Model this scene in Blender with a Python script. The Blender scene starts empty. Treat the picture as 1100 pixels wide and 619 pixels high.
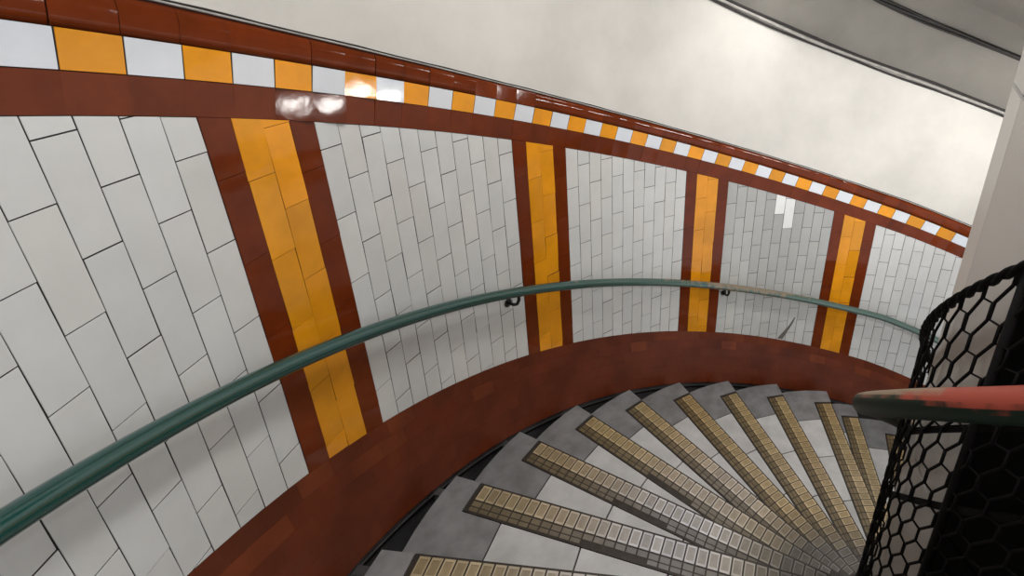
import bpy, bmesh, math, random
from mathutils import Vector, Matrix
random.seed(7)
PI = math.pi
C = bpy.context.scene.collection
SC = bpy.context.scene

# ------------------------------------------------------------------ stair helix (metres, axis of the shaft = world z)
RW = 2.9            # radius of the tiled shaft wall
ZO = 4.0            # lift everything above z = 0
TM = -1.5
PITCH = 0.33843
Q2, Q3 = -0.01264, -0.03924
LV = dict(ft=(0.22697, 0.00796, 0.0), ct=(0.19926, 0, 0), cb=(0.16767, 0, 0), pt=(0.13009, 0.00652, 0),
          bt=(-0.35341, 0.04432, 0.0143), bb=(-0.51582, 0.04432, 0.0143), hr=(-0.17855, 0.06258, 0.00008),
          st=(-0.4852, 0.06573, -0.02377))


def zraw(k, th):
    a, b, c = LV[k]
    u = th - TM
    return RW * (a + PITCH * th + (Q2 + b) * u * u + (Q3 + c) * u ** 3) + ZO


def Z(k, th):
    lo, hi = (-2.30, -0.30)
    if th < lo:
        return zraw(k, lo) + (th - lo) * 0.86
    if th > hi:
        s = (zraw(k, hi) - zraw(k, hi - 0.02)) / 0.02
        return zraw(k, hi) + (th - hi) * max(s, 0.7)
    return zraw(k, th)


def P3(r, th, z):
    return Vector((r * math.cos(th), r * math.sin(th), z))


# ------------------------------------------------------------------ materials
def new_mat(name):
    m = bpy.data.materials.new(name)
    m.use_nodes = True
    nt = m.node_tree
    b = nt.nodes['Principled BSDF']
    return m, nt, b


def basic(name, col, rough=0.5, metal=0.0, spec=0.5, coat=0.0, noise=0.0, nscale=8.0, bump=0.0, bscale=40.0, col2=None, tone=False, rnoise=0.0):
    m, nt, b = new_mat(name)
    N, L = nt.nodes, nt.links
    b.inputs['Roughness'].default_value = rough
    b.inputs['Metallic'].default_value = metal
    b.inputs['Specular IOR Level'].default_value = spec
    b.inputs['Coat Weight'].default_value = coat
    b.inputs['Coat Roughness'].default_value = 0.05
    b.inputs['Base Color'].default_value = (*col, 1)
    tc = N.new('ShaderNodeTexCoord')
    out = None
    if noise > 0 or col2:
        nz = N.new('ShaderNodeTexNoise')
        nz.inputs['Scale'].default_value = nscale
        nz.inputs['Detail'].default_value = 5
        nz.inputs['Roughness'].default_value = 0.6
        L.new(tc.outputs['Object'], nz.inputs['Vector'])
        rp = N.new('ShaderNodeValToRGB')
        rp.color_ramp.elements[0].position = 0.35
        rp.color_ramp.elements[1].position = 0.68
        c2 = col2 if col2 else tuple(max(0, c * (1 - noise)) for c in col)
        rp.color_ramp.elements[0].color = (*c2, 1)
        rp.color_ramp.elements[1].color = (*col, 1)
        L.new(nz.outputs['Fac'], rp.inputs['Fac'])
        out = rp.outputs['Color']
        if rnoise:
            mr = N.new('ShaderNodeMapRange')
            mr.inputs['To Min'].default_value = rough + rnoise
            mr.inputs['To Max'].default_value = rough
            L.new(nz.outputs['Fac'], mr.inputs['Value'])
            L.new(mr.outputs['Result'], b.inputs['Roughness'])
    if tone:
        at = N.new('ShaderNodeAttribute')
        at.attribute_name = 'tone'
        mx = N.new('ShaderNodeMix')
        mx.data_type = 'RGBA'
        mx.blend_type = 'MULTIPLY'
        mx.inputs[0].default_value = 1.0
        if out:
            L.new(out, mx.inputs[6])
        else:
            mx.inputs[6].default_value = (*col, 1)
        L.new(at.outputs['Color'], mx.inputs[7])
        out = mx.outputs[2]
    if out:
        L.new(out, b.inputs['Base Color'])
    if bump > 0:
        n2 = N.new('ShaderNodeTexNoise')
        n2.inputs['Scale'].default_value = bscale
        n2.inputs['Detail'].default_value = 3
        L.new(tc.outputs['Object'], n2.inputs['Vector'])
        bp = N.new('ShaderNodeBump')
        bp.inputs['Strength'].default_value = bump
        bp.inputs['Distance'].default_value = 0.01
        L.new(n2.outputs['Fac'], bp.inputs['Height'])
        L.new(bp.outputs['Normal'], b.inputs['Normal'])
    return m


M = dict(
    white=basic('white_glaze', (0.69, 0.69, 0.675), 0.24, coat=0.10, noise=0.08, nscale=5, bump=0.10, bscale=9, tone=True),
    check_white=basic('bright_white_glaze', (0.74, 0.77, 0.82), 0.10, coat=0.6, noise=0.06, nscale=9, bump=0.12, bscale=14, tone=True),
    orange=basic('amber_glaze', (0.86, 0.335, 0.010), 0.10, spec=0.4, coat=0.0, noise=0.18, nscale=6, bump=0.12, bscale=12, tone=True),
    brown=basic('chestnut_glaze', (0.165, 0.028, 0.005), 0.08, spec=0.22, coat=0.0, noise=0.25, nscale=9, bump=0.06, bscale=12, tone=True),
    band=basic('worn_red_brown_glaze', (0.150, 0.031, 0.011), 0.34, spec=0.2, noise=0.35, nscale=4, bump=0.12, bscale=14, tone=True),
    grout=basic('dark_grout', (0.055, 0.052, 0.048), 0.9, noise=0.4, nscale=25),
    grout_white=basic('pale_grout', (0.13, 0.125, 0.12), 0.9, noise=0.5, nscale=14),
    grout_brown=basic('brown_grout', (0.085, 0.020, 0.008), 0.9, noise=0.4, nscale=25),
    plaster=basic('cream_plaster', (0.70, 0.675, 0.63), 0.42, noise=0.14, nscale=2.4, bump=0.35, bscale=3.2),
    soffit=basic('shaded_vault_grey', (0.27, 0.255, 0.23), 0.8, noise=0.2, nscale=2.2, bump=0.3, bscale=4),  # shade under the vault is put into this darker base colour
    grime=basic('grime', (0.035, 0.030, 0.028), 0.9, noise=0.5, nscale=30, bump=0.6, bscale=60),
    dirt=basic('brown_dirt', (0.17, 0.15, 0.13), 0.8, noise=0.4, nscale=60),
    ledge=basic('white_sealant', (0.55, 0.53, 0.50), 0.35, noise=0.35, nscale=12),
    black=basic('black_paint', (0.004, 0.004, 0.004), 0.8, spec=0.08, noise=0.4, nscale=12),
    stringer=basic('black_bitumen_paint', (0.075, 0.070, 0.070), 0.5, noise=0.5, nscale=7, bump=0.3),
    wire=basic('black_enamel_wire', (0.006, 0.0055, 0.006), 0.7, spec=0.12, noise=0.4, nscale=30),
    green=basic('green_gloss_paint', (0.012, 0.085, 0.075), 0.16, coat=0.6, noise=0.35, nscale=7, bump=0.15, bscale=18),
    stone=basic('grey_stair_tile', (0.56, 0.56, 0.555), 0.36, noise=0.22, nscale=6, bump=0.10, bscale=20, tone=True, rnoise=0.15),
    stone_end=basic('worn_grey_terrazzo', (0.24, 0.24, 0.245), 0.5, noise=0.35, nscale=8, bump=0.2, bscale=25, tone=True),
    concrete=basic('dark_step_body', (0.05, 0.048, 0.047), 0.8, noise=0.4, nscale=9),
    nose_base=basic('dark_bronze', (0.050, 0.040, 0.032), 0.42, metal=0.3, noise=0.4, nscale=20),
    inlay=basic('worn_brass_inlay', (0.62, 0.58, 0.50), 0.42, metal=0.25, noise=0.2, nscale=22, bump=0.2, bscale=40, tone=True),
    inlay_rim=basic('bright_brass_rim', (0.72, 0.70, 0.66), 0.35, metal=0.3, tone=True),
    cream=basic('cream_panel_paint', (0.49, 0.472, 0.445), 0.45, noise=0.06, nscale=3),
    conduit=basic('grey_conduit', (0.46, 0.44, 0.41), 0.5, noise=0.3, nscale=20),
    cable=basic('black_cable_and_dark_line', (0.03, 0.027, 0.026), 0.6, noise=0.4, nscale=30),
    iron=basic('black_iron', (0.015, 0.014, 0.014), 0.4, metal=0.2),
)


def rail_material():
    # red top coat worn through to bare wood and old green paint: patches follow the wear, not the light
    m, nt, b = new_mat('worn_red_over_green_paint')
    N, L = nt.nodes, nt.links
    b.inputs['Roughness'].default_value = 0.5
    b.inputs['Specular IOR Level'].default_value = 0.2
    at = N.new('ShaderNodeAttribute'); at.attribute_name = 'wear'
    sep = N.new('ShaderNodeSeparateColor'); L.new(at.outputs['Color'], sep.inputs[0])
    tc = N.new('ShaderNodeTexCoord')
    nz = N.new('ShaderNodeTexNoise'); nz.inputs['Scale'].default_value = 16; nz.inputs['Detail'].default_value = 6
    L.new(tc.outputs['Object'], nz.inputs['Vector'])
    def jitter(sock, amt):
        a = N.new('ShaderNodeMath'); a.operation = 'MULTIPLY_ADD'
        L.new(nz.outputs['Fac'], a.inputs[0]); a.inputs[1].default_value = amt
        s = N.new('ShaderNodeMath'); s.operation = 'SUBTRACT'; s.inputs[1].default_value = amt * 0.5
        L.new(sock, s.inputs[0]); L.new(s.outputs[0], a.inputs[2])
        r = N.new('ShaderNodeMapRange'); r.inputs['From Min'].default_value = 0.38; r.inputs['From Max'].default_value = 0.62
        L.new(a.outputs[0], r.inputs['Value'])
        return r.outputs['Result']
    g = jitter(sep.outputs[0], 0.7)     # 1 = green underside
    w = jitter(sep.outputs[1], 0.8)     # 1 = bare wood
    m1 = N.new('ShaderNodeMix'); m1.data_type = 'RGBA'
    m1.inputs[6].default_value = (0.33, 0.066, 0.044, 1); m1.inputs[7].default_value = (0.25, 0.185, 0.125, 1)
    L.new(w, m1.inputs[0])
    m2 = N.new('ShaderNodeMix'); m2.data_type = 'RGBA'
    L.new(g, m2.inputs[0]); L.new(m1.outputs[2], m2.inputs[6]); m2.inputs[7].default_value = (0.008, 0.020, 0.013, 1)
    L.new(m2.outputs[2], b.inputs['Base Color'])
    return m


def wall_rail_material():
    # green gloss paint, rubbed through to bare wood over one stretch of the rail
    m, nt, b = new_mat('green_gloss_rubbed_bare')
    N, L = nt.nodes, nt.links
    b.inputs['Roughness'].default_value = 0.07
    b.inputs['Specular IOR Level'].default_value = 0.6
    b.inputs['Coat Weight'].default_value = 0.25
    b.inputs['Coat Roughness'].default_value = 0.06
    at = N.new('ShaderNodeAttribute'); at.attribute_name = 'wear'
    sep = N.new('ShaderNodeSeparateColor'); L.new(at.outputs['Color'], sep.inputs[0])
    tc = N.new('ShaderNodeTexCoord')
    nz = N.new('ShaderNodeTexNoise'); nz.inputs['Scale'].default_value = 22; nz.inputs['Detail'].default_value = 6
    L.new(tc.outputs['Object'], nz.inputs['Vector'])
    a = N.new('ShaderNodeMath'); a.operation = 'ADD'; L.new(nz.outputs['Fac'], a.inputs[0]); L.new(sep.outputs[1], a.inputs[1])
    r = N.new('ShaderNodeMapRange'); r.inputs['From Min'].default_value = 0.85; r.inputs['From Max'].default_value = 1.05
    L.new(a.outputs[0], r.inputs['Value'])
    dul = N.new('ShaderNodeMix'); dul.data_type = 'RGBA'
    L.new(sep.outputs[2], dul.inputs[0])
    dul.inputs[6].default_value = (0.001, 0.050, 0.043, 1); dul.inputs[7].default_value = (0.075, 0.125, 0.105, 1)
    mx = N.new('ShaderNodeMix'); mx.data_type = 'RGBA'
    L.new(r.outputs['Result'], mx.inputs[0]); L.new(dul.outputs[2], mx.inputs[6]); mx.inputs[7].default_value = (0.22, 0.175, 0.12, 1)
    L.new(mx.outputs[2], b.inputs['Base Color'])
    return m


M['rail'] = rail_material()
M['wall_rail'] = wall_rail_material()
em, nt_, b_ = new_mat('lit_diffuser')
b_.inputs['Emission Color'].default_value = (1, 0.97, 0.93, 1)
b_.inputs['Emission Strength'].default_value = 14
M['lamp'] = em


# ------------------------------------------------------------------ mesh builder
class MB:
    def __init__(self):
        self.v, self.f, self.mi, self.tone = [], [], [], []
        self.mats = []

    def mat(self, m):
        if m not in self.mats:
            self.mats.append(m)
        return self.mats.index(m)

    def poly(self, pts, m, tone=(1, 1, 1)):
        i = len(self.v)
        self.v += [Vector(p) for p in pts]
        self.f.append(tuple(range(i, i + len(pts))))
        self.mi.append(self.mat(m)); self.tone.append(tone)

    def faces(self, verts, faces, m, tone=(1, 1, 1)):
        i = len(self.v)
        self.v += [Vector(p) for p in verts]
        for f in faces:
            self.f.append(tuple(i + q for q in f)); self.mi.append(self.mat(m)); self.tone.append(tone)

    def hexa(self, b, t, m, tone=(1, 1, 1)):   # two matching rings: closed prism
        n = len(b)
        fs = [tuple(range(n))[::-1], tuple(range(n, 2 * n))]
        for i in range(n):
            j = (i + 1) % n
            fs.append((i, j, n + j, n + i))
        self.faces(list(b) + list(t), fs, m, tone)

    def sweep(self, path, ring, m, close=True, wear=None, flip=False):   # path: list of (origin, x axis, y axis); ring: list of (x, y)
        n = len(ring); i0 = len(self.v)
        for o, x, y in path:
            for a, b in ring:
                self.v.append(o + x * a + y * b)
        for s in range(len(path) - 1):
            for q in range(n if close else n - 1):
                p = (q + 1) % n
                fc = (i0 + s * n + q, i0 + s * n + p, i0 + (s + 1) * n + p, i0 + (s + 1) * n + q)
                self.f.append(fc[::-1] if flip else fc)
                self.mi.append(self.mat(m)); self.tone.append(wear(s, q) if wear else (1, 1, 1))
        if close:
            self.f.append(tuple(i0 + q for q in range(n))[::-1]); self.mi.append(self.mat(m)); self.tone.append(wear(0, 0) if wear else (1, 1, 1))
            e = i0 + (len(path) - 1) * n
            self.f.append(tuple(e + q for q in range(n))); self.mi.append(self.mat(m)); self.tone.append(wear(len(path) - 2, 0) if wear else (1, 1, 1))

    def build(self, name, parent=None, smooth=False, attr='tone', loc=None, kind=None):
        me = bpy.data.meshes.new(name)
        off = Vector(loc) if loc is not None else Vector((0, 0, 0))
        me.from_pydata([tuple(p - off) for p in self.v], [], self.f)
        for m in self.mats:
            me.materials.append(m)
        me.polygons.foreach_set('material_index', self.mi)
        ca = me.color_attributes.new(attr, 'FLOAT_COLOR', 'CORNER')
        cols = []
        for p, t in zip(me.polygons, self.tone):
            for _ in range(p.loop_total):
                cols += [t[0], t[1], t[2], 1.0]
        ca.data.foreach_set('color', cols)
        if smooth:
            me.polygons.foreach_set('use_smooth', [True] * len(me.polygons))
        me.update()
        o = bpy.data.objects.new(name, me)
        C.objects.link(o)
        if parent is not None:
            o.parent = parent
            o.location = off - pworld(parent)
        else:
            o.location = off
        if kind:
            o['kind'] = kind
        return o


def pworld(o):
    p = Vector((0, 0, 0))
    while o is not None:
        p = p + o.location
        o = o.parent
    return p


def weld(o, angle=35):
    bm = bmesh.new(); bm.from_mesh(o.data)
    bmesh.ops.remove_doubles(bm, verts=bm.verts, dist=1e-5)
    bmesh.ops.recalc_face_normals(bm, faces=bm.faces)
    bm.to_mesh(o.data); bm.free()
    return o


def thing(name, label, cat, loc=(0, 0, 0), group=None):
    o = bpy.data.objects.new(name, None)
    o.empty_display_size = 0.1
    C.objects.link(o)
    o.location = loc
    o['label'] = label; o['category'] = cat
    if group:
        o['group'] = group
    return o


def tag(o, label, cat, group=None):
    o['label'] = label; o['category'] = cat
    if group:
        o['group'] = group
    return o


def arange(a, b, step):
    n = max(1, int(math.ceil(abs(b - a) / step)))
    return [a + (b - a) * i / n for i in range(n + 1)]


# ------------------------------------------------------------------ glazed tiles on the curved wall
def clip(poly, nx, ny, d):      # keep nx*x + ny*y <= d
    out = []
    for i in range(len(poly)):
        a, b = poly[i], poly[(i + 1) % len(poly)]
        da, db = nx * a[0] + ny * a[1] - d, nx * b[0] + ny * b[1] - d
        if da <= 0:
            out.append(a)
        if (da < 0 < db) or (db < 0 < da):
            t = da / (da - db)
            out.append((a[0] + (b[0] - a[0]) * t, a[1] + (b[1] - a[1]) * t))
    return out


def inset(poly, g):
    n = len(poly); out = list(poly)
    for i in range(n):
        a, b = poly[i], poly[(i + 1) % n]
        ex, ey = b[0] - a[0], b[1] - a[1]
        L = math.hypot(ex, ey)
        if L < 1e-6:
            continue
        nx, ny = ey / L, -ex / L          # outward for counter-clockwise
        out = clip(out, nx, ny, nx * a[0] + ny * a[1] - g)
        if len(out) < 3:
            return []
    return out


def tidy(poly):
    out = []
    for p in poly:
        if not out or math.hypot(p[0] - out[-1][0], p[1] - out[-1][1]) > 1e-4:
            out.append(p)
    if len(out) > 1 and math.hypot(out[0][0] - out[-1][0], out[0][1] - out[-1][1]) < 1e-4:
        out.pop()
    return out


def area(p):
    return 0.5 * sum(p[i][0] * p[(i + 1) % len(p)][1] - p[(i + 1) % len(p)][0] * p[i][1] for i in range(len(p)))


GLINT_TILTS = [(-0.79, ZO - 0.398, 0.090, 0.090), (-0.831, ZO - 0.421, 0.083, 0.096), (-0.929, ZO - 0.421, 0.065, 0.085), (-0.904, ZO - 0.405, 0.070, 0.084), (-0.960, ZO - 0.440, 0.058, 0.096)]     # tiles tilted so the lamp glints towards the camera: angle, height, tilt along the wall, tilt upward


def tile(mb, poly, m, gap=0.0022, depth=0.006, tilt=0.0, tone=0.04, rfun=None, bev=0.0005, lean=0.0, tint=(1, 1, 1), side=None):
    """poly in (theta*RW, z); flat glazed tile standing proud of the wall backing"""
    poly = tidy(poly)
    if len(poly) < 3:
        return
    if area(poly) < 0:
        poly = poly[::-1]
    a = tidy(inset(poly, gap))
    if len(a) < 3:
        return
    b = tidy(inset(a, bev))
    cx = sum(p[0] for p in a) / len(a); cz = sum(p[1] for p in a) / len(a)
    t1, t2 = random.gauss(0, tilt), random.gauss(0, tilt) + lean
    thc = cx / RW
    for (oth, oz, o1, o2) in GLINT_TILTS:
        if min(p[0] for p in a) <= oth * RW <= max(p[0] for p in a) and min(p[1] for p in a) <= oz <= max(p[1] for p in a):
            t1, t2 = o1, o2
    rf = rfun if rfun else (lambda th, z: RW)
    rc = rf(thc, cz)
    rad = Vector((math.cos(thc), math.sin(thc), 0)); tan = Vector((-math.sin(thc), math.cos(thc), 0))

    def place(p, d):
        r0 = rf(p[0] / RW, p[1])
        base = P3(r0, p[0] / RW, p[1])
        # flatten: use the tangent plane of the tile's own centre in plan
        dx = base.dot(tan)
        off = rc + (r0 - rc) + (p[0] - cx) * t1 + (p[1] - cz) * t2
        flat = rad * (off * 0.998 + 0.0) + tan * dx + Vector((0, 0, p[1]))
        return flat - rad * d
    k = 1 + random.uniform(-tone, tone)
    k2 = random.uniform(-tone, tone) * 0.3
    tn = (k * (1 + k2) * tint[0], k * tint[1], k * (1 - k2) * tint[2])
    n = len(a)
    if len(b) == n:
        vs = [place(p, -0.004) for p in a] + [place(p, depth - 0.0012) for p in a] + [place(p, depth) for p in b]
        fs = [tuple(range(2 * n, 3 * n))]; nf = 1
        for i in range(n):
            j = (i + 1) % n
            fs += [(i, j, n + j, n + i), (n + i, n + j, 2 * n + j, 2 * n + i)]
    else:
        vs = [place(p, -0.004) for p in a] + [place(p, depth) for p in a]
        nf = 1
        fs = [tuple(range(n, 2 * n))] + [(i, (i + 1) % n, n + (i + 1) % n, n + i) for i in range(n)]
    # faces look towards the axis
    fs = [f[::-1] for f in fs]
    i0 = len(mb.v)
    mb.v += vs
    sm = side if side else M['grout']
    for q, f in enumerate(fs):
        face_side = q >= nf and min(f) < n
        mb.f.append(tuple(i0 + x for x in f)); mb.mi.append(mb.mat(sm if face_side else m)); mb.tone.append((1, 1, 1) if face_side else tn)


def strip_faces(mb, ths, fa, fb, m, flip=False, tone=(1, 1, 1)):
    for t0, t1 in zip(ths[:-1], ths[1:]):
        q = [fa(t0), fa(t1), fb(t1), fb(t0)]
        mb.poly(q[::-1] if flip else q, m, tone)


TH0, TH1 = 1.25, -3.35                     # the stretch of shaft that is built
ths_all = arange(TH0, TH1, 0.035)
GR = RW + 0.004                            # face of the backing behind the tiles


def pil_start(j):
    return -0.70299 - 0.46924 * j + 0.00335 * (j - 1.5) ** 2 if -2 < j < 5 else -0.70299 - 0.46924 * j + 0.04


WB, WO = 0.03196, 0.06511
WT = 2 * WB + WO
LT = 0.266


def column_tiles(mb, a, b, off, m, lo='bt', hi='pt', **kw):
    """one upright column of long tiles between angles a > b, cut to the sloping top and bottom"""
    z0 = min(Z(lo, a), Z(lo, b)) - LT; z1 = max(Z(hi, a), Z(hi, b)) + LT
    k = math.floor((z0 - off) / LT)
    xa, xb = a * RW, b * RW
    ta, tb, ba, bb = Z(hi, a), Z(hi, b), Z(lo, a), Z(lo, b)
    while off + k * LT < z1:
        za, zb = off + k * LT, off + (k + 1) * LT
        poly = [(xb, za), (xa, za), (xa, zb), (xb, zb)]
        # under the sloping top, over the sloping bottom
        s = (ta - tb) / (xa - xb)
        poly = clip(poly, -s, 1, tb - s * xb)
        if len(poly) >= 3:
            s = (ba - bb) / (xa - xb)
            poly = clip(poly, s, -1, -(bb - s * xb))
        if len(poly) >= 3 and abs(area(poly)) > 2e-5:
            kk = dict(kw)
            if 'pick' in kk:
                kk['tint'] = kk.pop('pick')(0.5 * (a + b), 0.5 * (za + zb))
            tile(mb, poly, m, **kk)
        k += 1


# ================================================================== SETTING
# --- outer wall: backing, plaster above the frieze
mb = MB()
strip_faces(mb, ths_all, lambda t: P3(GR + 0.0, t, Z('bt', t) - 0.02), lambda t: P3(GR + 0.0, t, Z('ft', t) + 0.02), M['grout_white'], flip=True)
wall = mb.build('wall_outer', kind='structure', smooth=True)
weld(wall)
H1, H2 = 0.935, 1.345
mb = MB()
nz = 10
for i in range(nz):
    strip_faces(mb, ths_all, lambda t: P3(RW - 0.004, t, Z('ft', t) + 0.012 + (H1 - 0.012) * i / nz), lambda t: P3(RW - 0.004, t, Z('ft', t) + 0.012 + (H1 - 0.012) * (i + 1) / nz), M['plaster'], flip=True)
pl = mb.build('plaster_face', parent=wall, smooth=True)
weld(pl)

# --- white tiled panels between the pilasters
WZ = ZO
phase = {-2: (-0.472, 0), -1: (-0.472, 0), 0: (-0.843, 1), 1: (-0.90, 1), 2: (-0.86, 1), 3: (-0.93, 1), 4: (-0.88, 1), 5: (-0.88, 1)}


def pick_clean(th, z):          # two renewed bright tiles high in the fourth panel, greyer old ones around them
    return (1, 1, 1)


for j in range(-3, 6):
    a = pil_start(j) - WT if j > -3 else TH0
    b = pil_start(j + 1)
    n = 11 if j > -3 else 9
    a = max(min(a, TH0), TH1); b = max(b, TH1)
    if a - b < 0.02:
        continue
    mb = MB()
    ph = phase.get(j, (-0.8, 1))[0] + WZ
    near_end = phase.get(j, (0, 1))[1] == 0
    if j == 2:
        ph = Z('pt', a + (b - a) * 5.5 / 11) - 0.165 - LT / 2
    for c in range(n):
        t0 = a + (b - a) * c / n; t1 = a + (b - a) * (c + 1) / n
        q = (n - 1 - c) if near_end else c
        off = ph + (LT * 0.5 if q % 2 else 0.0)
        kw = dict(tilt=0.006, tone=0.035, gap=0.0016)
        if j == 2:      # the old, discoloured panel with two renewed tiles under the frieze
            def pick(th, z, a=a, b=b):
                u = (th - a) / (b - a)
                top = Z('pt', th) - z
                if (0.455 < u < 0.545 and top < 0.13) or (0.545 < u < 0.635 and top < 0.20):
                    return (1.28, 1.29, 1.31)
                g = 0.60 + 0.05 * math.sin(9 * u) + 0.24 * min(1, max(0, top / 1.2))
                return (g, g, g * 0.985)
            kw['pick'] = pick
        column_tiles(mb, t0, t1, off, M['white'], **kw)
    p = mb.build('tile_panel', parent=wall)

# drip stain and small dirt marks on the white tiles are a thin skin of dried dirt on the panel
mb = MB()
def skin(th_z, m, r=RW - 0.0125):
    mb.poly([P3(r, t, z) for t, z in th_z][::-1], m)
zs = lambda t: Z('bt', t)
skin([(-1.985, zs(-1.985) + 0.012), (-2.003, zs(-2.003) + 0.012), (-2.030, zs(-2.030) + 0.20), (-2.036, zs(-2.036) + 0.27), (-2.033, zs(-2.033) + 0.275), (-2.018, zs(-2.018) + 0.17)], M['dirt'])
mb.build('dirt_streak', parent=wall)


# --- pilasters: brown, two amber columns, brown
n_tr = 1
for j in range(-2, 6):
    a = pil_start(j)
    if a - WT < TH1 or a > TH0:
        continue
    mb = MB()
    edges = [a, a - WB, a - WB - WO / 2, a - WB - WO, a - WT]
    for c in range(4):
        m = M['orange'] if c in (1, 2) else M['brown']
        strip_faces(mb, arange(edges[c], edges[c + 1], 0.02), lambda t: P3(GR - 0.002, t, Z('bt', t)), lambda t: P3(GR - 0.002, t, Z('pt', t)), M['grout_brown'], flip=True)
        off = WZ + [-0.56, -0.86, -0.72, -0.63][c] - 0.17 * j
        column_tiles(mb, edges[c], edges[c + 1], off, m, tilt=0.010, tone=0.09, gap=0.0006, depth=0.008, side=M['grout_brown'])
    o = mb.build('trim_%d' % n_tr, kind='structure')
    n_tr += 1

# --- frieze: brown border, white and amber chequer, brown border
CH0, CHD, CK2, CK3 = -0.649159, -0.041673, 0.016955, -0.022962


def chk(i):
    u = min(max((i - 20) / 20.0, -1.15), 1.2)
    base = CH0 + CHD * i + CK2 * u * u + CK3 * u ** 3
    if (i - 20) / 20.0 != u:
        s = CHD + (2 * CK2 * u + 3 * CK3 * u * u) / 20.0
        iu = u * 20 + 20
        base = CH0 + CHD * iu + CK2 * u * u + CK3 * u ** 3 + s * (i - iu)
    return base


fr = bpy.data.objects.new('trim_%d' % n_tr, None); C.objects.link(fr); fr['kind'] = 'structure'
fr.empty_display_size = 0.1
n_tr += 1
rows = [MB(), MB(), MB()]
for mbx, lo, hi in ((rows[0], 'ct', 'ft'), (rows[1], 'cb', 'ct'), (rows[2], 'pt', 'cb')):
    strip_faces(mbx, ths_all, lambda t: P3(GR - 0.002, t, Z(lo, t)), lambda t: P3(GR - 0.002, t, Z(hi, t)), M['grout_brown'] if lo != 'cb' else M['grout'], flip=True)
i = -42
while chk(i) > TH1:
    a, b = chk(i), chk(i + 1)
    if a < TH0:
        xa, xb = a * RW, b * RW

        def skew(x, k):     # tile edges stand square to the sloping course
            sl_ = (Z('ct', x / RW + 0.02) - Z('ct', x / RW - 0.02)) / (0.04 * RW)
            t = x / RW
            xx = x + sl_ * (Z('ct', t) - Z(k, t)) / (1 + sl_ * sl_)
            return (xx, Z(k, xx / RW))

        def quad(lo, hi):
            return [skew(xb, lo), skew(xa, lo), skew(xa, hi), skew(xb, hi)]
        orange = (i % 2 == 0)
        tile(rows[1], quad('cb', 'ct'), M['orange'] if orange else M['check_white'], tilt=0.010, tone=0.11 if orange else 0.04, gap=0.0018, depth=0.008)
        tile(rows[2], quad('pt', 'cb'), M['brown'], tilt=0.008, tone=0.12, gap=0.0001, depth=0.008, side=M['grout_brown'])
        # the top border is a rounded bullnose tile: lower face upright, upper part rolled back
        zl, zh = (Z('ct', a), Z('ct', b)), (Z('ft', a), Z('ft', b))
        k = 1 + random.uniform(-0.16, 0.16); tn = (k, k, k)
        da = random.gauss(0, 0.0015); db = random.gauss(0, 0.0015)
        prof = [(0.004, 0.0), (-0.0085, 0.01), (-0.0095, 0.25), (-0.0090, 0.55), (-0.0055, 0.78), (0.0, 0.92), (0.008, 1.0)]
        e = 0.0007
        if i in (11, 12, 13):         # three tiles leaned back to catch the lamp's glint
            prof = [(0.004, 0.0)] + [(-0.0105 + 0.106 * 0.0804 * (f - 0.01), f) for f in (0.01, 0.04, 0.45, 0.88, 0.92)] + [(0.008, 1.0)]
            da, db = 0.008 * 0.061, -0.008 * 0.061
        def edge(x, d, f):
            lo_, hi_ = skew(x, 'ct'), skew(x, 'ft')
            return P3(RW + d, (lo_[0] + (hi_[0] - lo_[0]) * f) / RW, lo_[1] + (hi_[1] - lo_[1]) * f)
        va = [edge(xa - e, d + da, f) for d, f in prof]
        vb = [edge(xb + e, d + db, f) for d, f in prof]
        n = len(prof)
        rows[0].faces(va + vb, [(q, q + 1, n + q + 1, n + q) for q in range(n - 1)], M['brown'], tn)
    i += 1
for mbx, nm in zip(rows, ('upper_border', 'chequer_course', 'lower_border')):
    o = mbx.build(nm, parent=fr)
    if nm == 'upper_border':
        o.data.polygons.foreach_set('use_smooth', [True] * len(o.data.polygons))

# thin white sealant bead and a dirty joint where plaster meets the frieze
mb = MB()
ring = [(0.004 * math.cos(q * PI / 3), 0.004 * math.sin(q * PI / 3)) for q in range(6)]
pth = [(P3(RW - 0.002, t, Z('ft', t) + 0.004), Vector((math.cos(t), math.sin(t), 0)), Vector((0, 0, 1))) for t in ths_all]
mb.sweep(pth, ring, M['ledge'])
pth = [(P3(RW - 0.003, t, Z('ft', t) + 0.0095 + 0.002 * math.sin(40 * t)), Vector((math.cos(t), math.sin(t), 0)), Vector((0, 0, 1))) for t in ths_all]
mb.sweep(pth, [(a * 0.8, b * 0.8) for a, b in ring], M['grime'])
o = mb.build('trim_%d' % n_tr, kind='structure', smooth=True); n_tr += 1

# --- red-brown tiled base band, leaning in to the foot of the wall
mb = MB()
RB = RW * 0.96748


def band_r(th, z):
    f = (Z('bt', th) - z) / (Z('bt', th) - Z('bb', th))
    f = min(max(f, 0), 1)
    return RW - 0.003 + (RB - RW) * f ** 1.3


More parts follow.
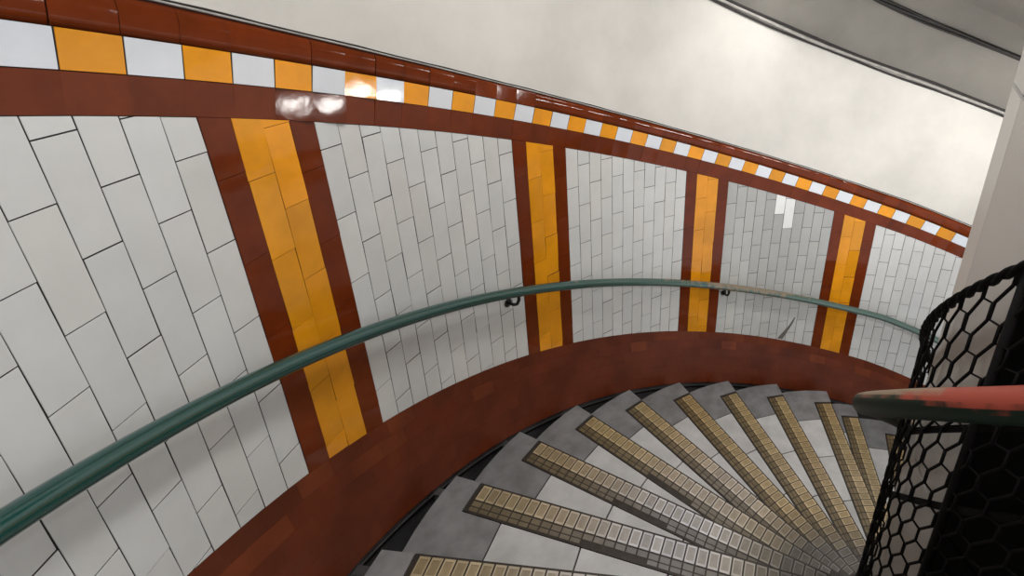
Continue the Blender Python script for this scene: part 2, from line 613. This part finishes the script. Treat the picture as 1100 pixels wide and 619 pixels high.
nrow = 6
for q in range(nrow):
    f0, f1 = q / nrow, (q + 1) / nrow
    zf = lambda t, f: Z('bt', t) + (Z('bb', t) - Z('bt', t)) * f
    strip_faces(mb, ths_all, lambda t: P3(band_r(t, zf(t, f1)) + 0.002, t, zf(t, f1)), lambda t: P3(band_r(t, zf(t, f0)) + 0.002, t, zf(t, f0)), M['grout_brown'], flip=True)
    step = 0.052
    t = TH0 + (step / 2 if q % 2 else 0)
    while t > TH1 + 0.06:
        a, b = t, t - step
        poly = [(b * RW, zf(b, f1)), (a * RW, zf(a, f1)), (a * RW, zf(a, f0)), (b * RW, zf(b, f0))]
        pale = random.random() < (0.22 if q < 2 else 0.0)
        tile(mb, poly, M['band'], tilt=0.006, tone=0.12 if q < 2 else 0.05, gap=0.0001, depth=0.004, bev=0.0003, side=M['grout_brown'], rfun=band_r, tint=(1.35, 1.45, 1.4) if pale else (1, 1, 1))
        t -= step
mb.build('baseboard_outer', kind='structure')

# --- black stringer under the band with its two thin ledges
mb = MB()
strip_faces(mb, ths_all, lambda t: P3(RB - 0.002, t, Z('bb', t) - 0.62), lambda t: P3(RB - 0.002, t, Z('bb', t)), M['stringer'], flip=True)
pth = [(P3(RB - 0.004, t, Z('bb', t)), Vector((math.cos(t), math.sin(t), 0)), Vector((0, 0, 1))) for t in ths_all]
mb.sweep(pth, [(a * 1.9, b * 1.5) for a, b in ring], M['black'])
pth = [(P3(RB - 0.006, t, Z('bb', t) - 0.034), Vector((math.cos(t), math.sin(t), 0)), Vector((0, 0, 1))) for t in ths_all]
mb.sweep(pth, [(a * 1.0, b * 0.8) for a, b in ring], M['stringer'])
mb.sweep([(o_ - Vector((0, 0, 0.016)), x_, y_) for o_, x_, y_ in pth], [(a * 1.4, b * 1.2) for a, b in ring], M['black'])
mb.build('trim_%d' % n_tr, kind='structure', smooth=True); n_tr += 1

# --- vault under the flight above
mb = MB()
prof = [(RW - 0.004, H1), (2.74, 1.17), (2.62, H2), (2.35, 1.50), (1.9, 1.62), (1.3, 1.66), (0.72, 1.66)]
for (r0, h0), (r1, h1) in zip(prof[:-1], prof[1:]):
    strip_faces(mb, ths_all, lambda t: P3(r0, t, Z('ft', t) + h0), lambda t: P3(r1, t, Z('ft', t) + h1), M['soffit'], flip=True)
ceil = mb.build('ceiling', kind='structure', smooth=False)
weld(ceil)
for p in ceil.data.polygons:
    p.use_smooth = False

# --- core of the shaft: faceted column of painted panels, with black panels beside the viewer
RC = 0.755
FA = 2 * PI / 18
Z_SEAM = ZO - 0.225
core = bpy.data.objects.new('column', None); C.objects.link(core); core['kind'] = 'structure'; core.empty_display_size = 0.2
mb = MB()
rb = [P3(RC - 0.012, -0.9 + FA * q, -0.9) for q in range(18)]
rt = [P3(RC - 0.012, -0.9 + FA * q, ZO + 2.6) for q in range(18)]
mb.hexa(rb, rt, M['grime'])
mb.build('core_shaft', parent=core)
for q in range(18):
    t0, t1 = -0.9 + FA * q, -0.9 + FA * (q + 1)
    th_c = (t0 + t1) / 2
    dark = -0.56 < th_c < 1.6
    mb = MB()
    zc = Z_SEAM - 1.25 * 3
    g = 0.0012
    while zc < ZO + 2.3:
        za, zb = zc + 0.006, zc + 1.25 - 0.006
        e0, e1 = t0 + g, t1 - g
        inn = [P3(RC - 0.011, e0, za), P3(RC - 0.011, e1, za), P3(RC - 0.011, e1, zb), P3(RC - 0.011, e0, zb)]
        outr = [P3(RC, e0, za + 0.0004), P3(RC, e1, za + 0.0004), P3(RC, e1, zb - 0.0004), P3(RC, e0, zb - 0.0004)]
        mb.hexa(inn, outr, M['black'] if dark else M['cream'])
        zc += 1.25
    o = mb.build('black_panel' if dark else 'cream_panel', parent=core)
    weld(o)

# bottom of the shaft
mb = MB()
mb.poly([P3(3.2, q * 2 * PI / 48, -0.95) for q in range(48)], M['concrete'])
mb.build('floor', kind='structure')

# ================================================================== THINGS
# ------------------------------------------------------------------ the spiral staircase
T0, TD, RT = -0.700572, -0.181844, 0.930124 * RW
SL = 0.018559


def step_th(k):
    if k <= 8:
        return T0 + TD * k
    return -2.262 - 0.165 * (k - 9)


def step_z(k):
    if k < 0:
        return zraw('st', T0) - k * 0.152
    if k <= 8:
        return zraw('st', T0 + TD * k)
    return ZO - 3.5586 - 0.15 * (k - 9)


K0, K1 = -5, 14
RI = 0.835
stair = thing('spiral_staircase', 'spiral staircase of grey tiled winder steps with ribbed metal nosings descending round the shaft', 'staircase', (0, 0, 0))
for k in range(K0, K1):
    th, z = step_th(k), step_z(k)
    thb = step_th(k - 1)
    zlow = step_z(k + 1) - 0.10

    def sp(r, w, h=0.0, th=th, z=z):
        """point on the step: radius r, distance w behind the nosing line"""
        off = SL * (RT - r)
        return P3(r, th + math.asin(max(-0.9, min(0.9, (w - off * 0.6) / r))) if r > 0.2 else th, z + h)

    def back(r, h=0.0, thb=thb, z=z):
        off = SL * (RT - r)
        return P3(r, thb - off * 0.6 / r, z + h)

    def wback(r, th=th, thb=thb):
        return (thb - th) * r
    # body
    mb = MB()
    top, bot = [], []
    nose = [sp(r, 0.004, -0.012) for r in (RI, 1.5, 2.1, RT - 0.004)]
    arc = [P3(RT - 0.004, th + (thb - th) * f, z - 0.012) for f in (0.25, 0.5, 0.75)]
    bk = [back(r, -0.012) for r in (RT - 0.004, 2.1, 1.5, RI)]
    top = nose + arc + bk
    bot = [Vector((p.x, p.y, zlow)) for p in top]
    mb.hexa(bot, top, M['concrete'])
    # dark riser return out to the stringer
    a_, b_2 = th + 0.006, th + 0.020
    zrt = min(z - 0.05, Z('bb', th) - 0.012)
    mb.hexa([P3(RT - 0.01, a_, zlow), P3(RB - 0.004, a_, zlow), P3(RB - 0.004, b_2, zlow), P3(RT - 0.01, b_2, zlow)],
            [P3(RT - 0.01, a_, zrt), P3(RB - 0.004, a_, zrt), P3(RB - 0.004, b_2, zrt), P3(RT - 0.01, b_2, zrt)], M['stringer'])
    st = mb.build('step', parent=stair, loc=P3(1.75, th, z))
    # tread tiles
    mb = MB()
    W0 = 0.156
    joints = [2.36, 1.973, 1.58, 1.19, RI]
    for ra, rbb_ in zip(joints[:-1], joints[1:]):
        ra2, rb2 = ra - 0.004, rbb_ + 0.004
        if wback(rb2) < W0 + 0.02:
            rb2 = max(rb2, (W0 + 0.012) / (thb - th))
        if rb2 > ra2 - 0.03:
            continue
        ring_t = [sp(ra2, W0), back(ra2), back((ra2 + rb2) / 2), back(rb2), sp(rb2, W0), sp((ra2 + rb2) / 2, W0)]
        ring_b = [Vector((p.x, p.y, p.z - 0.014)) for p in ring_t]
        tn = 1 + random.uniform(-0.07, 0.07)
        mb.hexa(ring_b[::-1], ring_t[::-1], M['stone'], (tn, tn, tn))
    # grey end tile wraps round the end of the nosing
    re = 2.5626
    L1 = [sp(2.363, W0), sp(re, W0), sp(re, 0.0), sp(2.63, 0.0), sp(RT, 0.0)] + [P3(RT + 0.012 * math.sin(f * PI), th + (thb - th) * f, z) for f in (0.2, 0.4, 0.6, 0.8)] + [back(RT), back(2.5), back(2.363)]
    tn = 1 + random.uniform(-0.10, 0.10)
    ring_b = [Vector((p.x, p.y, p.z - 0.014)) for p in L1]
    mb.hexa(ring_b, L1, M['stone_end'], (tn, tn, tn))
    tr = mb.build('tread', parent=st, loc=P3(1.75, th, z))
    weld(tr)
    # ribbed metal nosing: dark plate with one row of large and two rows of small worn inlays
    mb = MB()
    rn0, rn1 = re - 0.004, 0.88
    rr = [rn0 - (rn0 - rn1) * q / 8 for q in range(9)]
    ring_t = [sp(r, 0.0, 0.001) for r in rr] + [sp(r, W0 - 0.004, 0.001) for r in rr[::-1]]
    ring_b = [Vector((p.x, p.y, p.z - 0.030)) for p in ring_t]
    mb.hexa(ring_b[::-1], ring_t[::-1], M['nose_base'])
    pitch = 0.0505
    q = 0
    while rn0 - 0.02 - (q + 1) * pitch > rn1:
        r0 = rn0 - 0.020 - q * pitch - 0.0036; r1 = rn0 - 0.020 - (q + 1) * pitch + 0.0036
        walk = math.exp(-((r0 - 1.65) / 0.42) ** 2)         # worn silver on the walking line, brassy elsewhere
        if k >= 5:
            walk *= 0.15
        elif k >= 3:
            walk *= 0.6
        g0 = (0.74, 0.58, 0.31) if k >= 3 else (0.68, 0.56, 0.36)
        base = (g0[0] * (1 - walk) + 0.86 * walk, g0[1] * (1 - walk) + 0.88 * walk, g0[2] * (1 - walk) + 0.98 * walk)
        inn_ = min(1, max(0, (1.42 - r0) / 0.30))            # mesh and handrail shade painted in towards the core, with grime
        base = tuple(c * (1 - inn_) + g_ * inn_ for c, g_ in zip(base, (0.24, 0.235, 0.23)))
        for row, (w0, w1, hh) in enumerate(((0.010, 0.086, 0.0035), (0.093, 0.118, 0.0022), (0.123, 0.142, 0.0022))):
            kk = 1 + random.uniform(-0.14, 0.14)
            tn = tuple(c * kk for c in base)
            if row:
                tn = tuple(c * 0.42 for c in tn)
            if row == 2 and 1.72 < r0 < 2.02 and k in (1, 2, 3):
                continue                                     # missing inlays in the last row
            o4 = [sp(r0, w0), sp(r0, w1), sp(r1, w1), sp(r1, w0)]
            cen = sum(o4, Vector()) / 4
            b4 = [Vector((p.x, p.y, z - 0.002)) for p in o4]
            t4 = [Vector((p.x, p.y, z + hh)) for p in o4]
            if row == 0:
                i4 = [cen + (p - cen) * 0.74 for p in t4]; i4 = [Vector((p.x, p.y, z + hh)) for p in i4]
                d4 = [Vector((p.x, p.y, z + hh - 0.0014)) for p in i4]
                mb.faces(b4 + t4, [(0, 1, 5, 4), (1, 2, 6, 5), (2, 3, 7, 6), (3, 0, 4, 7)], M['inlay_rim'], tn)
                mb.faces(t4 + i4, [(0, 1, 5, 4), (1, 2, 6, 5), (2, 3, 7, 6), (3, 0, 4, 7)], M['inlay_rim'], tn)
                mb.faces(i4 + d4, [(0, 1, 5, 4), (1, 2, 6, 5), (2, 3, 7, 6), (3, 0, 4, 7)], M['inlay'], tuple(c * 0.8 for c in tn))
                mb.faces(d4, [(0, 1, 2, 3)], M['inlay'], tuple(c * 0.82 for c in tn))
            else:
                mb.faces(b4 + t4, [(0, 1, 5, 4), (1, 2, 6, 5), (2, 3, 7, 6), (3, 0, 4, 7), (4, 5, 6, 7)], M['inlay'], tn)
        q += 1
    ns = mb.build('nosing', parent=st, loc=P3(1.75, th, z))
    weld(ns)

# inner curb the treads run into
mb = MB()
tt = arange(0.9, -3.2, 0.06)
zi = lambda t: ZO - 1.951 + 0.84 * (t + 0.517)
pth = [(P3(0.80, t, zi(t)), Vector((math.cos(t), math.sin(t), 0)), Vector((0, 0, 1))) for t in tt]
mb.sweep(pth, [(-0.040, -0.45), (0.034, -0.45), (0.034, 0.0), (-0.040, 0.0)], M['stringer'])
cb_ = mb.build('inner_curb', parent=stair)
weld(cb_)


def tube_path(r, ths, zf):
    out = []
    for t in ths:
        d = 1e-3
        tg = (P3(r, t + d, zf(t + d)) - P3(r, t - d, zf(t - d))).normalized()
        rad = Vector((math.cos(t), math.sin(t), 0))
        up = tg.cross(rad)
        if up.z < 0:
            up = -up
        out.append((P3(r, t, zf(t)), rad, up.normalized()))
    return out


def circ(rad, n, sq=1.0):
    return [(rad * math.cos(2 * PI * q / n), rad * sq * math.sin(2 * PI * q / n)) for q in range(n)]


# ------------------------------------------------------------------ green handrail along the wall
RH = RW * 0.9635
rail = thing('wall_handrail', 'green painted round handrail curving along the tiled outer wall on black brackets', 'handrail', P3(RH, -0.5, Z('hr', -0.5)))
mb = MB()
ths = arange(1.0, -2.95, 0.02)


def wear_w(s, q):
    t = ths[s]
    bare = math.exp(-((t + 1.82) / 0.30) ** 2) * 0.62 + math.exp(-((t + 1.27) / 0.035) ** 2) * 0.3
    top = 0.25 + 0.75 * max(0, math.sin(2 * PI * q / 16 + 0.4))
    faded = 1 / (1 + math.exp(-(-t - 1.45) * 6))
    return (0, bare * (0.6 + 0.5 * top), faded)


mb.sweep(tube_path(RH, ths, lambda t: Z('hr', t)), circ(0.028, 16), M['wall_rail'], wear=wear_w, flip=False)
o = mb.build('rail', parent=rail, smooth=True, attr='wear')
weld(o)
for tb in (-2.44, -1.785, -1.128, -0.405, 0.21):
    mb = MB()
    zr = Z('hr', tb)
    rad = Vector((math.cos(tb), math.sin(tb), 0)); tan = Vector((-math.sin(tb), math.cos(tb), 0)); up = Vector((0, 0, 1))
    # curved arm from the rail's underside down and back into the wall
    pts = [(RH, -0.022), (RH + 0.002, -0.055), (RH + 0.018, -0.085), (RH + 0.045, -0.100), (RW - 0.006, -0.104)]
    pth = []
    for i, (r, h) in enumerate(pts):
        p0 = pts[max(0, i - 1)]; p1 = pts[min(len(pts) - 1, i + 1)]
        dr, dh = p1[0] - p0[0], p1[1] - p0[1]; L = math.hypot(dr, dh)
        nrm = rad * (-dh / L) + up * (dr / L)
        pth.append((rad * r + up * (zr + h), tan, nrm))
    mb.sweep(pth, circ(0.0095, 10), M['iron'])
    br = mb.build('bracket', parent=rail, smooth=True, loc=rad * RW + up * (zr - 0.10))
    weld(br)
    mb = MB()
    pth = [(rad * (RW - 0.016) + up * (zr - 0.104), tan, up), (rad * (RW - 0.004) + up * (zr - 0.104), tan, up)]
    mb.sweep(pth, circ(0.026, 14), M['iron'])
    w_ = mb.build('wall_plate', parent=br, loc=rad * RW + up * (zr - 0.10)); weld(w_)
    mb = MB()
    mb.sweep([(P3(RH, tb + 0.016 * s, Z('hr', tb + 0.016 * s) - 0.024), rad, up) for s in (1, -1)], [(-0.010, -0.004), (0.010, -0.004), (0.010, 0.004), (-0.010, 0.004)], M['iron'])
    w_ = mb.build('saddle', parent=br, loc=rad * RW + up * (zr - 0.10)); weld(w_)

# ------------------------------------------------------------------ inner mesh balustrade
RM = 0.80
zt = lambda t: zi(t)
SCR0, SCR1 = 0.85, -2.9
screen = thing('mesh_balustrade', 'black woven wire balustrade screen wrapped around the pale central column', 'balustrade', P3(RM, -0.5, zt(-0.5)))
HT = 1.395
mb = MB()
cell_w, cell_h = 0.044, 0.165
circ5 = circ(0.0045, 6)
na = int((SCR0 - SCR1) * RM / cell_w)
nh = int(math.ceil((HT - 0.05) / cell_h))
for s in range(na):
    a0 = SCR0 - (s + 0.5) * cell_w / RM
    if a0 > 0.80 or a0 < -2.85:
        continue
    sg = 1 if s % 2 else -1
    pts = []
    for q in range(2 * nh + 1):
        h = 0.05 + q * cell_h / 2
        side = sg * (1 if (q // 1) % 2 == 0 else -1)
        off = side * cell_w * 0.5
        jx = random.uniform(-0.003, 0.003); jh = random.uniform(-0.003, 0.003)
        pts.append((a0 + (off + jx) / RM, h - 0.026 + jh, RM + side * 0.002))
        pts.append((a0 + (off + jx) / RM, h + 0.026 + jh, RM + side * 0.002))
    path = []
    v3 = [P3(r, a, min(zt(a) + h, zt(a) + HT)) for a, h, r in pts]
    for i, p in enumerate(v3):
        tg = (v3[min(i + 1, len(v3) - 1)] - v3[max(i - 1, 0)])
        if tg.length < 1e-5:
            tg = Vector((0, 0, 1))
        tg.normalize()
        rad = Vector((p.x, p.y, 0)).normalized()
        x = (rad - tg * rad.dot(tg)).normalized()
        path.append((p, x, tg.cross(x)))
    mb.sweep(path, circ5, M['wire'])
o = mb.build('wire_mesh', parent=screen, smooth=True)
ths2 = arange(SCR0, SCR1, 0.03)
mb = MB()
# bulky top edge: two twisted strands
for ph in (0, PI):
    pp = []
    for t in arange(SCR0, SCR1, 0.012):
        w = 60 * t + ph
        pp.append((P3(RM + 0.007 * math.cos(w), t, zt(t) + HT - 0.004 + 0.007 * math.sin(w)), Vector((math.cos(t), math.sin(t), 0)), Vector((0, 0, 1))))
    mb.sweep(pp, circ(0.0125, 7), M['wire'])
mb.build('top_edge', parent=screen, smooth=True)
for hh in (0.60, 0.90):
    mb = MB()
    mb.sweep(tube_path(RM - 0.008, ths2, lambda t: zt(t) + hh), [(-0.004, -0.010), (0.004, -0.010), (0.004, 0.010), (-0.004, 0.010)], M['wire'])
    o = mb.build('mid_rail', parent=screen); weld(o)
mb = MB()
mb.sweep(tube_path(RM, ths2, lambda t: zt(t) + 0.05), [(-0.01, -0.018), (0.01, -0.018), (0.01, 0.018), (-0.01, 0.018)], M['wire'])
o = mb.build('bottom_rail', parent=screen); weld(o)
for tp in (-0.50, -1.55, 0.35):
    mb = MB()
    rad = Vector((math.cos(tp), math.sin(tp), 0)); tan = Vector((-math.sin(tp), math.cos(tp), 0))
    mb.sweep([(P3(RM - 0.006, tp, zt(tp) + 0.02), rad, tan), (P3(RM - 0.006, tp, zt(tp) + HT), rad, tan)], circ(0.014, 10), M['wire'])
    mb.build('post', parent=screen, smooth=True, loc=P3(RM, tp, zt(tp)))

# ------------------------------------------------------------------ worn red inner handrail
RI_ = 0.938
RP = [(-3.2, -3.17), (-1.722, -1.925), (-1.58, -1.826), (-1.403, -1.690), (-1.203, -1.540), (-0.959, -1.345), (-0.872, -1.272), (-0.732, -1.151), (-0.619, -1.050), (-0.502, -0.948), (-0.368, -0.832), (-0.27, -0.750), (1.0, 0.34)]


def zr_(t):
    def lin(x):
        for (a0, b0), (a1, b1) in zip(RP[:-1], RP[1:]):
            if x <= a1:
                return b0 + (b1 - b0) * (x - a0) / (a1 - a0)
        return RP[-1][1]
    return ZO + sum(lin(t + d) for d in (-0.12, -0.06, 0, 0.06, 0.12)) / 5
irail = thing('inner_handrail', 'thick red handrail worn to wood and green at its edge before the wire balustrade', 'handrail', P3(RI_, -0.3, zr_(-0.3)))
mb = MB()
ths3 = arange(0.75, -2.6, 0.02)


def wear_i(s, q):
    t = ths3[s]
    an = 2 * PI * q / 20
    under = 0.40 - 0.75 * math.sin(an) - 0.05 * math.cos(an) + 0.45 * min(1, max(0, (-t - 0.31) * 3.5))
    wood = min(1.0, max(0.0, 0.10 + (-t - 0.26) * 2.2)) * (0.35 + 0.75 * max(0, math.sin(an)))
    return (max(0, min(1, under)), max(0, min(1, wood)), 0)


mb.sweep(tube_path(RI_, ths3, zr_), circ(0.043, 20, 0.92), M['rail'], wear=wear_i)
o = mb.build('rail', parent=irail, smooth=True, attr='wear')
weld(o)
for tb in (-0.1, -1.95):
    mb = MB()
    rad = Vector((math.cos(tb), math.sin(tb), 0)); tan = Vector((-math.sin(tb), math.cos(tb), 0)); up = Vector((0, 0, 1))
    z0 = zr_(tb)
    pth = [(rad * 0.938 + up * (z0 - 0.038), tan, rad), (rad * 0.93 + up * (z0 - 0.075), tan, rad * 0.8 + up * 0.6), (rad * 0.90 + up * (z0 - 0.10), tan, up), (rad * 0.802 + up * (z0 - 0.105), tan, up)]
    mb.sweep(pth, circ(0.010, 8), M['iron'])
    o = mb.build('bracket', parent=irail, smooth=True, loc=rad * 0.81 + up * (z0 - 0.105)); weld(o)

# ------------------------------------------------------------------ cable runs on the vault
mb = MB()
tt = arange(0.9, -3.2, 0.02)
for dh, rr_, mm in ((0.028, 0.0095, 'cable'), (-0.018, 0.0085, 'cable'), (0.006, 0.014, 'conduit')):  # two thin dark lines either side of the pale conduit
    pth = [(P3(RW - 0.016 - 0.55 * max(0, dh), t, Z('ft', t) + H1 + dh + 0.003 * math.sin(17 * t + dh * 90)), Vector((math.cos(t), math.sin(t), 0)), Vector((0, 0, 1))) for t in tt]
    mb.sweep(pth, circ(rr_, 8), M[mm])
o = mb.build('conduit_with_dark_lines', smooth=True)
tag(o, 'grey conduit between two dark lines along the top edge of the cream plaster wall', 'conduit')
mb = MB()
for k, (dr, dh, rad_) in enumerate(((0, 0, 0.011), (0.022, 0.020, 0.009), (-0.018, -0.014, 0.007))):
    pth = [(P3(2.60 + dr * 0.7 + 0.004 * math.sin(23 * t + k), t, Z('ft', t) + H2 - 0.012 - dh * 0.6 + 0.006 * math.sin(13 * t + 2 * k)), Vector((math.cos(t), math.sin(t), 0)), Vector((0, 0, 1))) for t in tt]
    mb.sweep(pth, circ(rad_, 7), M['cable'])
o = mb.build('cable_bundle', smooth=True)
tag(o, 'dirty black cable bundle running along the vault above the conduit', 'cable')

# ------------------------------------------------------------------ unseen lamps on the vault, with fill lamps added by the wall and on the column
# angle, radius, height over the frieze, watts, glow of the diffuser, diffuser radius, hung from the vault or fixed to the column
LAMPS = [(-1.15, 1.75, 1.55, 15, 8, 0.24, 'vault', 'unseen round vault lamp above the steps nearest the viewer'),
         (-1.80, 2.45, 1.22, 2.0, 9, 0.11, 'vault', 'small added lamp close to the wall above the middle steps'),  # added to draw a bright streak along the handrail
         (-2.50, 2.00, 1.20, 3, 55, 0.11, 'vault', 'small bright unseen vault lamp above the lower steps behind the column'),
         (0.15, 1.75, 1.55, 12, 8, 0.24, 'vault', 'unseen round vault lamp above the steps behind the viewer'),
         (-2.15, RC, 0.45, 11, 8, 0.16, 'column', 'added fill lamp on the far side of the column'),  # added to light the lower wall sideways and soften shadows
         (0.35, RC, 0.45, 24, 10, 0.18, 'column', 'added fill lamp on the column behind the viewer')]  # added to light the near wall from behind the viewer
for t, r, hl, pw, glow, lr, how, lb in LAMPS:
    gm = M['lamp'].copy()
    gm.node_tree.nodes['Principled BSDF'].inputs['Emission Strength'].default_value = glow
    c0 = P3(r if how == 'vault' else RC + 0.045, t, Z('ft', t) + hl)
    if how == 'vault':
        X, Y, U = Vector((1, 0, 0)), Vector((0, 1, 0)), Vector((0, 0, 1))
    else:
        U = -Vector((math.cos(t), math.sin(t), 0)); X = Vector((0, 0, 1)); Y = U.cross(X)
    lp = thing('unseen_ceiling_lamp' if how == 'vault' else 'added_fill_lamp', lb, 'lamp', c0)
    mb = MB()
    if how == 'vault':
        mb.sweep([(c0 + U * 0.03, X, Y), (c0 + U * (max(1.66 - hl, 0.05) if r < 1.9 else 0.30 if r < 2.3 else 0.05), X, Y)], circ(0.02, 12), M['iron'])
    mb.sweep([(c0 - U * 0.03, X, Y), (c0 + U * 0.04, X, Y)], circ(lr + 0.02, 28), M['iron'])
    o = mb.build('housing', parent=lp, loc=c0); weld(o)
    mb = MB()
    mb.sweep([(c0 - U * h, X * k, Y * k) for h, k in ((0.128, 0.15), (0.12, 0.45), (0.095, 0.78), (0.06, 0.95), (0.028, 1.0))], circ(lr, 28), gm)
    o = mb.build('diffuser', parent=lp, loc=c0, smooth=True); weld(o)
    ld = bpy.data.lights.new('lamp_light', 'AREA')
    ld.shape = 'DISK'; ld.size = 1.8 * lr; ld.energy = pw; ld.color = (1, 0.99, 0.975)
    lo = bpy.data.objects.new('lamp_light', ld); C.objects.link(lo)
    lo.parent = lp; lo.location = U * -0.14
    lo.rotation_euler = U.to_track_quat('Z', 'Y').to_euler()

# ------------------------------------------------------------------ world, camera, view
w = bpy.data.worlds.new('world'); SC.world = w
w.use_nodes = True
w.node_tree.nodes['Background'].inputs[0].default_value = (0.9, 0.95, 1.0, 1)
w.node_tree.nodes['Background'].inputs[1].default_value = 0.9

cd = bpy.data.cameras.new('camera')
cam = bpy.data.objects.new('camera', cd); C.objects.link(cam)
r_ = Vector((-0.8187496683520515, 0.5725028301389736, 0.043468264932835315))
u_ = Vector((-0.19131519366173116, -0.3434182144198833, 0.9194903080940187))
f_ = Vector((-0.5413385975963472, -0.7445162452811387, -0.3907020389822601))
mt = Matrix((r_, u_, -f_)).transposed().to_4x4()
mt.translation = Vector((0.68247 * RW, 0, ZO))
cam.matrix_world = mt
cd.sensor_width = 36
cd.sensor_fit = 'HORIZONTAL'
cd.lens = 564.578 / 1100 * 36
cd.shift_x = -175.485 / 1100
cd.shift_y = -85.0355 / 1100
cd.clip_start = 0.02
SC.camera = cam
SC.view_settings.view_transform = 'Standard'
SC.view_settings.look = 'None'
SC.view_settings.gamma = 1
SC.view_settings.use_curve_mapping = False
SC.view_settings.exposure = 0.36
SC.cycles.use_denoising = True
